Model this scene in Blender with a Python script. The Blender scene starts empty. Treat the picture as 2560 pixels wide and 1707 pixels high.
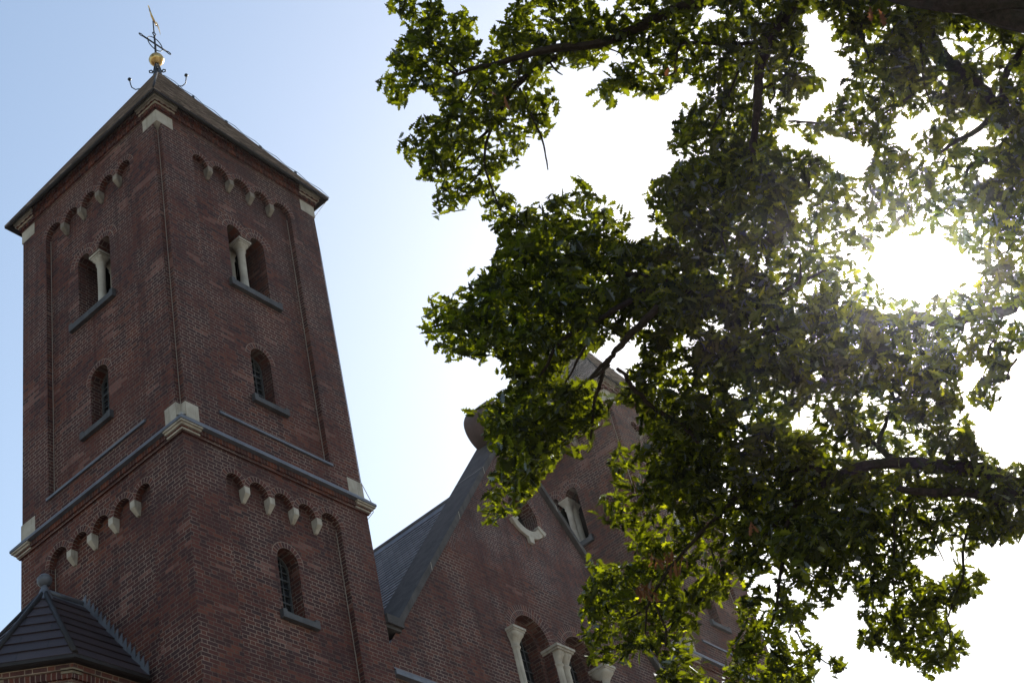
import bpy, math, random
import numpy as np
from mathutils import Vector, Matrix
from mathutils.geometry import tessellate_polygon

SC = bpy.context.scene
COL = SC.collection
R = math.radians
PI = math.pi

# ------------------------------------------------------------------ camera, sky, sun, exposure
CAM = Vector((-12.1876, -13.1341, 1.6))
YAW, PITCH, ROLL, FPX = R(30.710), R(39.738), R(-15.4617), 3767.05      # FPX in pixels of a 2560 wide picture
_F = Vector((math.cos(YAW)*math.cos(PITCH), math.sin(YAW)*math.cos(PITCH), math.sin(PITCH)))
_R0 = Vector((math.sin(YAW), -math.cos(YAW), 0)); _U0 = _R0.cross(_F)
CR = _R0*math.cos(ROLL) + _U0*math.sin(ROLL)
CU = -_R0*math.sin(ROLL) + _U0*math.cos(ROLL)
cd = bpy.data.cameras.new("camera"); cam = bpy.data.objects.new("camera", cd); COL.objects.link(cam)
cd.sensor_width = 36; cd.lens = FPX/2560*36; cd.clip_end = 8000; cd.clip_start = 0.05
m = Matrix((CR, CU, -_F)).transposed().to_4x4(); m.translation = CAM
cam.matrix_world = m
SC.camera = cam

SUN = Vector((0.78561, 0.16037, 0.59758)).normalized()
world = bpy.data.worlds.new("World"); SC.world = world; world.use_nodes = True
wn = world.node_tree; bg = wn.nodes["Background"]
sky = wn.nodes.new("ShaderNodeTexSky"); sky.sky_type = 'NISHITA'; sky.sun_disc = False
sky.sun_elevation = math.asin(SUN.z); sky.sun_rotation = math.atan2(SUN.x, SUN.y)
sky.air_density = 1.55; sky.dust_density = 0.75; sky.ozone_density = 0.45; sky.altitude = 20
wn.links.new(sky.outputs[0], bg.inputs[0]); bg.inputs[1].default_value = 0.122
sl = bpy.data.lights.new("sun", 'SUN'); so = bpy.data.objects.new("sun", sl); COL.objects.link(so)
sl.energy = 4.9; sl.angle = R(0.53); sl.color = (1.0, 0.94, 0.84)
so.rotation_euler = SUN.to_track_quat('Z', 'Y').to_euler(); so.location = (0, 0, 40)
vs = SC.view_settings; vs.view_transform = 'Standard'; vs.look = 'None'; vs.gamma = 1; vs.exposure = 0.5
vs.use_curve_mapping = False
SC.cycles.max_bounces = 8; SC.cycles.transparent_max_bounces = 8

# ------------------------------------------------------------------ helpers
def tag(o, label=None, cat=None, group=None, kind=None):
    if label: o['label'] = label
    if cat: o['category'] = cat
    if group: o['group'] = group
    if kind: o['kind'] = kind
    return o

def thing(name, label, cat, loc=(0, 0, 0), group=None):
    o = bpy.data.objects.new(name, None); COL.objects.link(o); o.location = loc
    o.empty_display_size = 0.3
    return tag(o, label, cat, group)

def copy_tree(o, parent=None):
    c = o.copy(); COL.objects.link(c)
    if parent: c.parent = parent
    for ch in o.children: copy_tree(ch, c)
    return c

class MB:
    """collects faces and links them as ONE mesh object"""
    def __init__(s): s.v = []; s.f = []; s.uv = []; s.sm = []
    def poly(s, pts, uv=None, smooth=False):
        b = len(s.v); s.v += [tuple(p) for p in pts]; s.f.append(tuple(range(b, b+len(pts))))
        s.uv += list(uv) if uv else [(0, 0)]*len(pts); s.sm.append(smooth)
    def box(s, a, b, T=None):
        (x0, y0, z0), (x1, y1, z1) = a, b
        P = [(x0,y0,z0),(x1,y0,z0),(x1,y1,z0),(x0,y1,z0),(x0,y0,z1),(x1,y0,z1),(x1,y1,z1),(x0,y1,z1)]
        if T: P = [T(*p) for p in P]
        for q in ((0,3,2,1),(4,5,6,7),(0,1,5,4),(1,2,6,5),(2,3,7,6),(3,0,4,7)): s.poly([P[i] for i in q])
    def prism(s, outline, d0, d1, T):
        """outline [(a,z)...] extruded over depth d0..d1 in a face frame T(a,d,z)"""
        n = len(outline)
        s.fill([outline], d0, T); s.fill([outline], d1, T)
        for i in range(n):
            (a, z), (b, w) = outline[i], outline[(i+1) % n]
            s.poly([T(a,d0,z), T(b,d0,w), T(b,d1,w), T(a,d1,z)])
    def fill(s, loops, d, T):
        tri = tessellate_polygon([[Vector((a, z, 0)) for a, z in l] for l in loops])
        P = [p for l in loops for p in l]
        for t in tri: s.poly([T(P[i][0], d, P[i][1]) for i in t])
    def strip(s, loop, d0, d1, T, closed=True):
        n = len(loop)
        for i in range(n if closed else n-1):
            (a, z), (b, w) = loop[i], loop[(i+1) % n]
            s.poly([T(a,d0,z), T(b,d0,w), T(b,d1,w), T(a,d1,z)])
    def ring(s, c, z, r0, r1, a0, a1, d0, d1, T, n=18):
        """arch ring of voussoirs with UVs in metres along the arc"""
        rm = (r0+r1)/2
        for i in range(n):
            t0 = a0+(a1-a0)*i/n; t1 = a0+(a1-a0)*(i+1)/n
            p = lambda r, t, d: T(c+r*math.cos(t), d, z+r*math.sin(t))
            u0, u1 = rm*t0, rm*t1
            s.poly([p(r0,t0,d0),p(r0,t1,d0),p(r1,t1,d0),p(r1,t0,d0)], [(u0,0),(u1,0),(u1,r1-r0),(u0,r1-r0)])
            s.poly([p(r1,t0,d0),p(r1,t1,d0),p(r1,t1,d1),p(r1,t0,d1)], [(u0,0),(u1,0),(u1,.05),(u0,.05)])
            s.poly([p(r0,t0,d0),p(r0,t1,d0),p(r0,t1,d1),p(r0,t0,d1)], [(u0,0.02),(u1,0.02),(u1,.09),(u0,.09)])
    def tube(s, pts, rad, n=8, cap=True, T=None):
        pts = [Vector(p) for p in pts]; rings = []
        if not isinstance(rad, (list, tuple)): rad = [rad]*len(pts)
        up = None
        for i, p in enumerate(pts):
            d = (pts[min(i+1, len(pts)-1)]-pts[max(i-1, 0)])
            if d.length < 1e-9: d = Vector((0, 0, 1))
            d.normalize()
            if up is None: up = d.orthogonal().normalized()
            up = (up-d*up.dot(d))
            up = up.normalized() if up.length > 1e-6 else d.orthogonal().normalized()
            w = d.cross(up)
            rings.append([p+(up*math.cos(2*PI*k/n)+w*math.sin(2*PI*k/n))*rad[i] for k in range(n)])
        L = 0
        for i in range(len(rings)-1):
            L2 = L+(pts[i+1]-pts[i]).length
            for k in range(n):
                k2 = (k+1) % n
                s.poly([rings[i][k], rings[i][k2], rings[i+1][k2], rings[i+1][k]],
                       [(k/n, L), ((k+1)/n, L), ((k+1)/n, L2), (k/n, L2)], True)
            L = L2
        if cap: s.poly(rings[0][::-1]); s.poly(rings[-1])
    def lathe(s, c, prof, n=24, ang=0):
        """prof [(r,z)...] turned about the vertical through c"""
        for i in range(len(prof)-1):
            (r0, z0), (r1, z1) = prof[i], prof[i+1]
            for k in range(n):
                t0 = 2*PI*k/n+ang; t1 = 2*PI*(k+1)/n+ang
                p = lambda r, t, z: (c[0]+r*math.cos(t), c[1]+r*math.sin(t), c[2]+z)
                q = [p(r0,t0,z0), p(r0,t1,z0), p(r1,t1,z1), p(r1,t0,z1)]
                if r0 < 1e-6: q = [q[0], q[2], q[3]]
                elif r1 < 1e-6: q = q[:3]
                s.poly(q, None, True)
    def build(s, name, mat, parent=None, label=None, weld=True):
        me = bpy.data.meshes.new(name); me.from_pydata(s.v, [], s.f)
        l = me.uv_layers.new(name="UVMap"); l.data.foreach_set("uv", np.array(s.uv, 'f').ravel())
        me.polygons.foreach_set("use_smooth", np.array(s.sm, bool))
        me.materials.append(mat)
        if weld:
            import bmesh
            bm = bmesh.new(); bm.from_mesh(me); bmesh.ops.remove_doubles(bm, verts=bm.verts, dist=1e-5)
            bmesh.ops.recalc_face_normals(bm, faces=bm.faces); bm.to_mesh(me); bm.free()
        me.update()
        o = bpy.data.objects.new(name, me); COL.objects.link(o)
        if parent: o.parent = parent
        if label: o['label'] = label
        return o

# ---- material expressions
class X:
    def __init__(s, nt, k): s.nt = nt; s.k = k
    def _m(s, op, *a, clamp=False):
        n = s.nt.nodes.new("ShaderNodeMath"); n.operation = op; n.use_clamp = clamp
        for i, v in enumerate((s,)+a):
            if isinstance(v, X): s.nt.links.new(v.k, n.inputs[i])
            else: n.inputs[i].default_value = v
        return X(s.nt, n.outputs[0])
    def __add__(s, o): return s._m('ADD', o)
    def __sub__(s, o): return s._m('SUBTRACT', o)
    def __mul__(s, o): return s._m('MULTIPLY', o)
    def __truediv__(s, o): return s._m('DIVIDE', o)
    def floor(s): return s._m('FLOOR')
    def fract(s): return s._m('FRACT')
    def gt(s, o): return s._m('GREATER_THAN', o)
    def lt(s, o): return s._m('LESS_THAN', o)
    def min(s, o): return s._m('MINIMUM', o)
    def max(s, o): return s._m('MAXIMUM', o)
    def mod(s, o): return s._m('FLOORED_MODULO', o)
    def abs(s): return s._m('ABSOLUTE')
    def mix(s, a, b): return a*(s*-1+1)+b*s if isinstance(a, X) else (s*-1+1)*a+s*b
    def step(s, e0, e1):
        n = s.nt.nodes.new("ShaderNodeMapRange"); n.interpolation_type = 'SMOOTHSTEP'
        s.nt.links.new(s.k, n.inputs[0]); n.inputs[1].default_value = e0; n.inputs[2].default_value = e1
        return X(s.nt, n.outputs[0])

class Mat:
    def __init__(s, name, rough=0.8, spec=0.3, metal=0):
        s.m = bpy.data.materials.new(name); s.m.use_nodes = True; s.nt = s.m.node_tree
        s.b = s.nt.nodes["Principled BSDF"]; s.out = s.nt.nodes["Material Output"]
        s.b.inputs["Roughness"].default_value = rough; s.b.inputs["Metallic"].default_value = metal
        s.b.inputs["Specular IOR Level"].default_value = spec
    def node(s, t, **kw):
        n = s.nt.nodes.new(t)
        for k, v in kw.items(): setattr(n, k, v)
        return n
    def link(s, a, b): s.nt.links.new(a.k if isinstance(a, X) else a, b)
    def pos(s): return s.node("ShaderNodeNewGeometry").outputs["Position"]
    def sep(s, k):
        n = s.node("ShaderNodeSeparateXYZ"); s.link(k, n.inputs[0]); return [X(s.nt, n.outputs[i]) for i in range(3)]
    def comb(s, x, y, z):
        n = s.node("ShaderNodeCombineXYZ")
        for i, v in enumerate((x, y, z)):
            if isinstance(v, X): s.link(v, n.inputs[i])
            else: n.inputs[i].default_value = v
        return n.outputs[0]
    def noise(s, vec, scale, detail=3, rough=.55):
        n = s.node("ShaderNodeTexNoise"); s.link(vec, n.inputs["Vector"]); n.inputs["Scale"].default_value = scale
        n.inputs["Detail"].default_value = detail; n.inputs["Roughness"].default_value = rough
        return X(s.nt, n.outputs["Fac"])
    def white(s, vec):
        n = s.node("ShaderNodeTexWhiteNoise"); s.link(vec, n.inputs["Vector"]); return X(s.nt, n.outputs["Value"])
    def ramp(s, fac, stops, const=False):
        n = s.node("ShaderNodeValToRGB"); s.link(fac, n.inputs[0]); cr = n.color_ramp
        if const: cr.interpolation = 'CONSTANT'
        while len(cr.elements) < len(stops): cr.elements.new(0.5)
        for e, (p, c) in zip(cr.elements, stops): e.position = p; e.color = (*c, 1)
        return n.outputs[0]
    def mix(s, fac, a, b, mode='MIX'):
        n = s.node("ShaderNodeMix", data_type='RGBA', blend_type=mode)
        for v, i in ((fac, 0), (a, 6), (b, 7)):
            if isinstance(v, (tuple, list)): n.inputs[i].default_value = (*v, 1)
            elif isinstance(v, (int, float)): n.inputs[i].default_value = v
            else: s.link(v, n.inputs[i])
        return n.outputs[2]
    def base(s, k):
        if isinstance(k, tuple): s.b.inputs["Base Color"].default_value = (*k, 1)
        else: s.link(k, s.b.inputs["Base Color"])
    def bump(s, h, strength=.5, dist=.01):
        n = s.node("ShaderNodeBump"); n.inputs["Strength"].default_value = strength; n.inputs["Distance"].default_value = dist
        s.link(h, n.inputs["Height"]); s.link(n.outputs[0], s.b.inputs["Normal"])

BR = [(0, (.066, .028, .029)), (.16, (.094, .035, .032)), (.34, (.118, .042, .035)), (.55, (.140, .049, .037)),
      (.72, (.080, .036, .038)), (.86, (.172, .062, .042)), (.95, (.056, .030, .034))]
MORTAR = (.34, .29, .25)

def brick_mat(name, h=.0666, basket=False, tint=(1, 1, 1), patch=.625, mort=.0054):
    M = Mat(name, .85, .25)
    g = M.node("ShaderNodeNewGeometry"); px, py, pz = M.sep(g.outputs["Position"]); nx, ny, nz = M.sep(g.outputs["True Normal"])
    l = (nx*nx+ny*ny)._m('SQRT').max(1e-4)
    u = (px*ny*-1+py*nx)/l; v = pz
    if basket:                                        # small panels of bricks laid alternately flat and upright
        cu = (u/.40).floor(); cv = (v/.40).floor(); sw = (cu+cv).mod(2).gt(.5)
        u, v = sw.mix(u, v), sw.mix(v, u)
    row = (v/h).floor(); fv = (v/h).fract()
    jit = M.white(M.comb(row, 3.7, 1.3))
    L = .285
    uu = u/L+row.mod(2)*.5+jit*.07
    cell = uu.floor(); fu = uu.fract(); hd = fu.gt(.6667)
    du = fu*L
    dx = hd.mix(du.min(du*-1+.19), (du-.19).min(du*-1+L))
    dz = (fv*h).min(fv*-h+h)
    d = dx.min(dz)
    wob = M.noise(g.outputs["Position"], 22, 2)
    mask = (d+(wob-.5)*.004).step(mort-.0022, mort+.0022)       # 1 = brick, 0 = joint
    bid = M.comb(cell*2+hd, row, 0.5)
    rnd = M.white(bid)
    col = M.ramp(rnd, BR, True)
    big = M.noise(g.outputs["Position"], .55, 4)
    col = M.mix(big.step(.40, .66)*.60, col, (.072, .042, .046))                   # darker purple weathering
    red = M.noise(g.outputs["Position"], .33, 3)
    col = M.mix(red.step(.48, .68)*.45, col, (.16, .052, .036))
    q = M.comb(uu.floor()*L, row*h*1.6, px*.0+py*.0+nx*3.0)                     # rectangular repairs
    pat = M.noise(q, 1.5, 3, .7).gt(patch)
    col = M.mix(pat*.8, col, (.24, .125, .105))
    fine = M.noise(g.outputs["Position"], 60, 3)
    col = M.mix(1.0, col, M.ramp(fine, [(.3, (.78, .78, .78)), (.7, (1.18, 1.18, 1.18))]), 'MULTIPLY')
    mc = M.mix(M.noise(g.outputs["Position"], 1.1, 3).step(.36, .66), (.12, .09, .08), MORTAR)
    col = M.mix(mask, mc, col)
    rain = M.noise(M.comb(px*5, py*5, pz*.30), 1.0, 4, .6)                      # long rain streaks
    col = M.mix(rain.step(.50, .66)*.5, col, M.mix(1.0, col, (.55, .52, .55), 'MULTIPLY'))
    salt = M.noise(M.comb(px*2.2, py*2.2, pz*.8), 1.0, 5, .65)
    col = M.mix(salt.step(.64, .74)*.22, col, (.30, .25, .23))
    col = M.mix(1.0, col, tint, 'MULTIPLY')
    M.base(col); M.bump(mask*.7+fine*.3, .45, .012)
    return M.m

def soldier_mat(name, w=.066, edge=.1, tint=(1, 1, 1)):
    M = Mat(name, .85, .25)
    uvn = M.node("ShaderNodeUVMap"); u, v, _ = M.sep(uvn.outputs[0])
    uu = u/w; c = uu.floor(); f = uu.fract()
    d = (f*w).min(f*-w+w).min(v).min((v*-1+edge).abs())
    mask = d.step(.003, .008)
    col = M.ramp(M.white(M.comb(c, 1.7, 2.2)), BR, True)
    fine = M.noise(M.pos(), 60, 3)
    col = M.mix(1.0, col, M.ramp(fine, [(.3, (.8, .8, .8)), (.7, (1.15, 1.15, 1.15))]), 'MULTIPLY')
    col = M.mix(mask, (.29, .24, .205), col); col = M.mix(1.0, col, tint, 'MULTIPLY')
    M.base(col); M.bump(mask, .4, .01)
    return M.m

def plain_mat(name, a, b, scale=6, rough=.7, spec=.3, metal=0, streak=0, bump=.15):
    M = Mat(name, rough, spec, metal)
    p = M.pos(); n = M.noise(p, scale, 5, .6)
    col = M.ramp(n, [(.32, a), (.68, b)])
    if streak:
        x, y, z = M.sep(p); s = M.noise(M.comb(x*14, y*14, z*1.2), 1.0, 3)
        col = M.mix(s.step(.52, .72)*streak, col, tuple(c*.35 for c in a))
    M.base(col); M.bump(M.noise(p, scale*8, 3), bump, .01)
    return M.m

def slate_mat(name, cols, w=.17, rough=.55):
    """slates told apart by UV: u along the course in metres, v the course number"""
    M = Mat(name, rough, .4)
    uvn = M.node("ShaderNodeUVMap"); u, v, _ = M.sep(uvn.outputs[0])
    row = v.floor(); uu = u/w+row.mod(2)*.5; c = uu.floor(); f = uu.fract()
    gap = (f*w).min(f*-w+w).step(.002, .007)
    r = M.white(M.comb(c, row, .3))
    col = M.ramp(r, [(i/len(cols), k) for i, k in enumerate(cols)])
    p = M.pos(); st = M.noise(p, 1.3, 4)
    col = M.mix(st.step(.45, .75)*.45, col, tuple(k*1.35 for k in cols[0]))
    col = M.mix(gap, (.012, .012, .012), col)
    M.base(col); M.bump(gap*.6+M.noise(p, 40, 3)*.4+r*.6, .5, .008)
    return M.m

BRICK = brick_mat("brick_wall", tint=(.76, .68, .66))
BRICKG = brick_mat("brick_gable", tint=(.80, .74, .72), patch=.66)
BASKET = brick_mat("brick_gable_patterned", h=.05, basket=True, tint=(.80, .76, .80), mort=.005, patch=.75)
BRICKC = brick_mat("brick_turret", tint=(1.05, .98, .88), patch=.8)
SOLD = soldier_mat("brick_arch", tint=(.84, .77, .75))
POINT = plain_mat("lime_pointing", (.30, .26, .23), (.40, .36, .32), 9, .9, .1)
STONE = plain_mat("pale_stone", (.32, .285, .24), (.48, .44, .385), 3.5, .8, .2, streak=.35)
WSTONE = plain_mat("darker_stone", (.16, .135, .112), (.29, .25, .208), 5, .85, .2, streak=.5)  # darker tone for the upper corbels and the notch stop
TSTONE = plain_mat("weathered_stone", (.17, .135, .10), (.26, .215, .16), 5, .85, .2, streak=.4)
COPING = plain_mat("dark_coping_stone", (.050, .045, .046), (.088, .080, .080), 4, .8, .25, streak=.4)
BLUE = plain_mat("blue_stone", (.048, .047, .052), (.088, .087, .095), 4, .7, .3, streak=.3)
LEAD = plain_mat("lead", (.075, .082, .105), (.145, .155, .19), 3, .5, .45, streak=.3)
DARKM = plain_mat("dark_gutter", (.016, .013, .014), (.03, .025, .026), 5, .6, .3)
IRON = plain_mat("wrought_iron", (.008, .009, .012), (.018, .02, .024), 8, .5, .4)
SLATE = slate_mat("roof_slate", [(.15, .128, .122), (.25, .212, .20), (.105, .092, .09), (.33, .285, .268)], rough=.75)
SLATEB = slate_mat("nave_slate", [(.085, .088, .108), (.14, .143, .17), (.105, .108, .13), (.17, .173, .20)])
TILE = slate_mat("turret_slate", [(.026, .017, .021), (.040, .026, .030), (.033, .022, .027), (.047, .031, .034)], w=.75, rough=.6)
GLASS = plain_mat("dark_window_glass", (.008, .01, .013), (.02, .023, .03), 9, .12, .5, bump=.25)
CAME = plain_mat("window_leading", (.05, .055, .062), (.11, .115, .12), 6, .55, .4)
DARKIN = plain_mat("belfry_shade", (.006, .005, .006), (.012, .01, .011), 3, .9, .1)  # near-black, carries the shade inside the belfry as colour
def gold_mat():
    M = Mat("gilding", .28, .5, 1.0); p = M.pos()
    n = M.noise(p, 7, 4); M.base(M.ramp(n, [(.35, (.30, .17, .05)), (.6, (.80, .56, .24))]))
    M.link(n*.5+.1, M.b.inputs["Roughness"]); return M.m
GOLD = gold_mat()
def bark_mat():
    M = Mat("oak_bark", .9, .2); p = M.pos(); n = M.noise(p, 26, 5, .65)
    M.base(M.ramp(n, [(.3, (.010, .007, .005)), (.7, (.040, .029, .022))])); M.bump(n, .8, .02); return M.m
BARK = bark_mat()
def leaf_mat(name, dark, light, trans):
    M = Mat(name, .5, .35)
    rnd = M.node("ShaderNodeAttribute", attribute_name="tone"); t = X(M.nt, rnd.outputs["Fac"])
    M.nt.nodes.remove(M.b)
    df = M.node("ShaderNodeBsdfDiffuse"); M.link(M.ramp(t, [(0, dark), (1, light)]), df.inputs[0])
    tr = M.node("ShaderNodeBsdfTranslucent"); M.link(M.ramp(t, [(0, trans[0]), (.8, trans[1]), (1, trans[2])]), tr.inputs[0])
    gl = M.node("ShaderNodeBsdfGlossy"); gl.inputs["Roughness"].default_value = .5; gl.inputs[0].default_value = (.9, .95, 1, 1)
    a = M.node("ShaderNodeAddShader"); M.link(df.outputs[0], a.inputs[0]); M.link(tr.outputs[0], a.inputs[1])
    fr = M.node("ShaderNodeFresnel"); fr.inputs[0].default_value = 1.38
    k = M.node("ShaderNodeMixShader"); M.link(X(M.nt, fr.outputs[0])*.14, k.inputs[0])
    M.link(a.outputs[0], k.inputs[1]); M.link(gl.outputs[0], k.inputs[2]); M.link(k.outputs[0], M.out.inputs[0])
    return M.m
LEAF = leaf_mat("oak_leaf", (.006, .008, .006), (.014, .017, .009), ((.014, .017, .001), (.18, .205, .003), (.56, .55, .012)))
DEADLEAF = leaf_mat("withered_oak_leaf", (.06, .028, .014), (.12, .055, .028), ((.05, .018, .007), (.09, .034, .012), (.10, .045, .018)))

# ------------------------------------------------------------------ ground
def ground_mat():
    M = Mat("ground_paving", .95, .1); p = M.pos()
    a = M.noise(p, .35, 5); M.base(M.ramp(a, [(.35, (.16, .14, .115)), (.65, (.23, .205, .17))])); return M.m
g = MB(); g.poly([(-1500, -1500, 0), (1500, -1500, 0), (1500, 1500, 0), (-1500, 1500, 0)])
tag(g.build("ground", ground_mat()), kind="structure")

# ------------------------------------------------------------------ bell towers
W = 3.9
FR = lambda a, d, z: (a, d, z)          # the face turned to the street (plane y = 0)
FL = lambda a, d, z: (d, a, z)          # the side face (plane x = 0)
PL, PR_, REC = .78, 3.19, .11           # recessed panel between the corner pilasters
PIERS = (1.185, 1.69, 2.195, 2.69)

def panel_loop(zb, zs):
    ed = [PL]+[e for p in PIERS for e in (p-.06, p+.06)]+[PR_]
    arcs = [(ed[i], ed[i+1]) for i in range(0, len(ed), 2)]
    loop = [(PL, zb), (PR_, zb)]
    for a, b in reversed(arcs):
        c, r = (a+b)/2, (b-a)/2
        loop += [(c+r*math.cos(t), zs+r*math.sin(t)) for t in np.linspace(0, PI, 13)]
    return loop, arcs

def arch_loop(arcs, zb, zs, n=13):
    loop = [(arcs[0][0], zb), (arcs[-1][1], zb)]
    for a, b in reversed(arcs):
        c, r = (a+b)/2, (b-a)/2
        loop += [(c+r*math.cos(t), zs+r*math.sin(t)) for t in np.linspace(0, PI, n)]
    return loop

def rect(a0, a1, z0, z1): return [(a0, z0), (a1, z0), (a1, z1), (a0, z1)]

def capital(mb, c, zt, w, hh, r, T=None, ws=None):
    """moulded abacus over a cushion block that narrows to the round shaft"""
    ws = ws or w
    x, y = c
    mb.box((x-w/2, y-ws/2, zt-.05), (x+w/2, y+ws/2, zt-.001))
    mb.box((x-w/2+.02, y-ws/2+.02, zt-.085), (x+w/2-.02, y+ws/2-.02, zt-.05))
    n = 24; rows = []
    for k in range(10):
        f = k/9; e = min(1, max(0, (f-.22)/.55))**.75; z = zt-.085-(hh-.085)*f
        ring = []
        for i in range(n):
            t = 2*PI*(i+.5)/n; ct, st = math.cos(t), math.sin(t)
            q = 1/max(abs(ct), abs(st)); sx, sy = (w/2-.03)*q*ct, (ws/2-.03)*q*st
            ring.append((x+sx*(1-e)+r*1.05*ct*e, y+sy*(1-e)+r*1.05*st*e, z))
        rows.append(ring)
    for k in range(9):
        for i in range(n):
            j = (i+1) % n; mb.poly([rows[k][i], rows[k][j], rows[k+1][j], rows[k+1][i]], None, True)

def column(name, x, y, zb, zt, r, w, hh, parent, T):
    t = MB()
    capital(t, (x, y), zt, w, hh, r)
    z0 = zt-hh
    t.lathe((x, y, 0), [(r*1.25, z0+.02), (r*1.3, z0), (r*1.05, z0-.025), (r, z0-.05), (r*.97, (zb+z0)/2), (r*1.05, zb+.19), (r*1.45, zb+.17), (r*1.55, zb+.14), (r*1.2, zb+.12), (r*1.6, zb+.09)], 20)
    t.box((x-r*1.75, y-r*1.75, zb-.01), (x+r*1.75, y+r*1.75, zb+.09))
    t.v = [T(*p) for p in t.v]
    return t.build(name, STONE, parent)

def leaded(loop, d, T, nx, nz):
    """window frame with a grid of bars inside the arched opening"""
    f = MB(); a0, a1 = min(p[0] for p in loop), max(p[0] for p in loop); z0, z1 = min(p[1] for p in loop), max(p[1] for p in loop)
    c, r = (a0+a1)/2, (a1-a0)/2; zs = z1-r
    inn = [(c+(a-c)*.90, z0+.03+(z-z0)*(1-.06/(z1-z0))) for a, z in loop]
    f.fill([loop, inn], d-.02, T); f.strip(inn, d-.02, d+.02, T)
    def top(a): return zs+math.sqrt(max(r*r-(a-c)**2, 0))
    for i in range(1, nx):
        a = a0+(a1-a0)*i/nx; f.box((a-.006, d-.012, z0), (a+.006, d+.004, top(a)), T)
    for i in range(1, nz):
        z = z0+(z1-z0)*i/nz; hw = r if z < zs else math.sqrt(max(r*r-(z-zs)**2, 0))
        th = .014 if i in (nz//3, 2*nz//3) else .006
        f.box((c-hw, d-.014, z-th), (c+hw, d+.006, z+th), T)
    return f

def sill(parent, T, a0, a1, zt, th, d_in, proud=.06):
    s = MB(); z0 = zt-th
    s.prism([(0, 0)]*0 or [(a0, z0), (a1, z0), (a1, zt), (a0, zt)], d_in-proud-.015, d_in+.12, T)
    for e, sg in ((a0, 1), (a1, -1)):
        s.box((min(e, e+sg*.085), d_in-proud-.013, zt-.002), (max(e, e+sg*.085), d_in-.001, zt+.045), T)
    return s.build("sill", BLUE, parent)

def arched_window(parent, T, a0, a1, zb, zs, d_face, sl0, sl1, ring=.11, depth=.24, nx=3, nz=9):
    lp = arch_loop([(a0, a1)], zb, zs, 17)
    f = leaded(lp, d_face+depth, T, nx, nz).build("window", CAME, parent)
    p = MB(); p.fill([lp], d_face+depth+.012, T); p.build("pane", GLASS, f)
    r = MB(); r.ring((a0+a1)/2, zs, (a1-a0)/2, (a1-a0)/2+ring, 0, PI, d_face-.004, d_face+.05, T); r.build("brick_arch", SOLD, f)
    sill(f, T, sl0, sl1, zb, .10, d_face)
    return lp

def soldier_run(mb, T, a0, a1, z0, z1, d0, d1, w=.066, alt=.014, corner=0):
    n = int(round((a1-a0)/w)); w = (a1-a0)/n
    for i in range(n):
        b = a0+i*w; d = d0-(alt if i % 2 else 0)
        P = [(b+.003, z0), (b+w-.003, z0), (b+w-.003, z1), (b+.003, z1)]
        u = i*.066
        mb.poly([T(a, d, z) for a, z in P], [(u+.003, .02), (u+.063, .02), (u+.063, .06), (u+.003, .06)])
        for q in ((0, 1), (1, 2), (3, 0)):
            (a, z), (e, y) = P[q[0]], P[q[1]]
            mb.poly([T(a, d, z), T(e, d, y), T(e, d1, y), T(a, d1, z)], [(u+.02, .03), (u+.03, .03), (u+.03, .04), (u+.02, .04)])
    mb.poly([T(a0, d0+.012, z0), T(a1, d0+.012, z0), T(a1, d0+.012, z1), T(a0, d0+.012, z1)], [(0, 0)]*4)

def courses(mb, bl, br, tl, tr, n, th=.012, v0=0):
    """roof plane laid in overlapping courses; UV u in metres, v = course number"""
    bl, br, tl, tr = map(Vector, (bl, br, tl, tr))
    nrm = (br-bl).cross(tl-bl).normalized()
    if nrm.z < 0: nrm = -nrm
    e = (br-bl).normalized()
    for i in range(n):
        f0, f1 = i/n, (i+1)/n
        a, b = bl.lerp(tl, f0), br.lerp(tr, f0); c, d = br.lerp(tr, f1), bl.lerp(tl, f1)
        a2, b2 = a+nrm*th, b+nrm*th
        U = lambda p: ((p-bl).dot(e), i+.5+v0)
        mb.poly([a2, b2, c+nrm*.001, d+nrm*.001], [U(a2), U(b2), U(c), U(d)])
        mb.poly([a, b, b2, a2], [U(a), U(b), U(b), U(a)])

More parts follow.
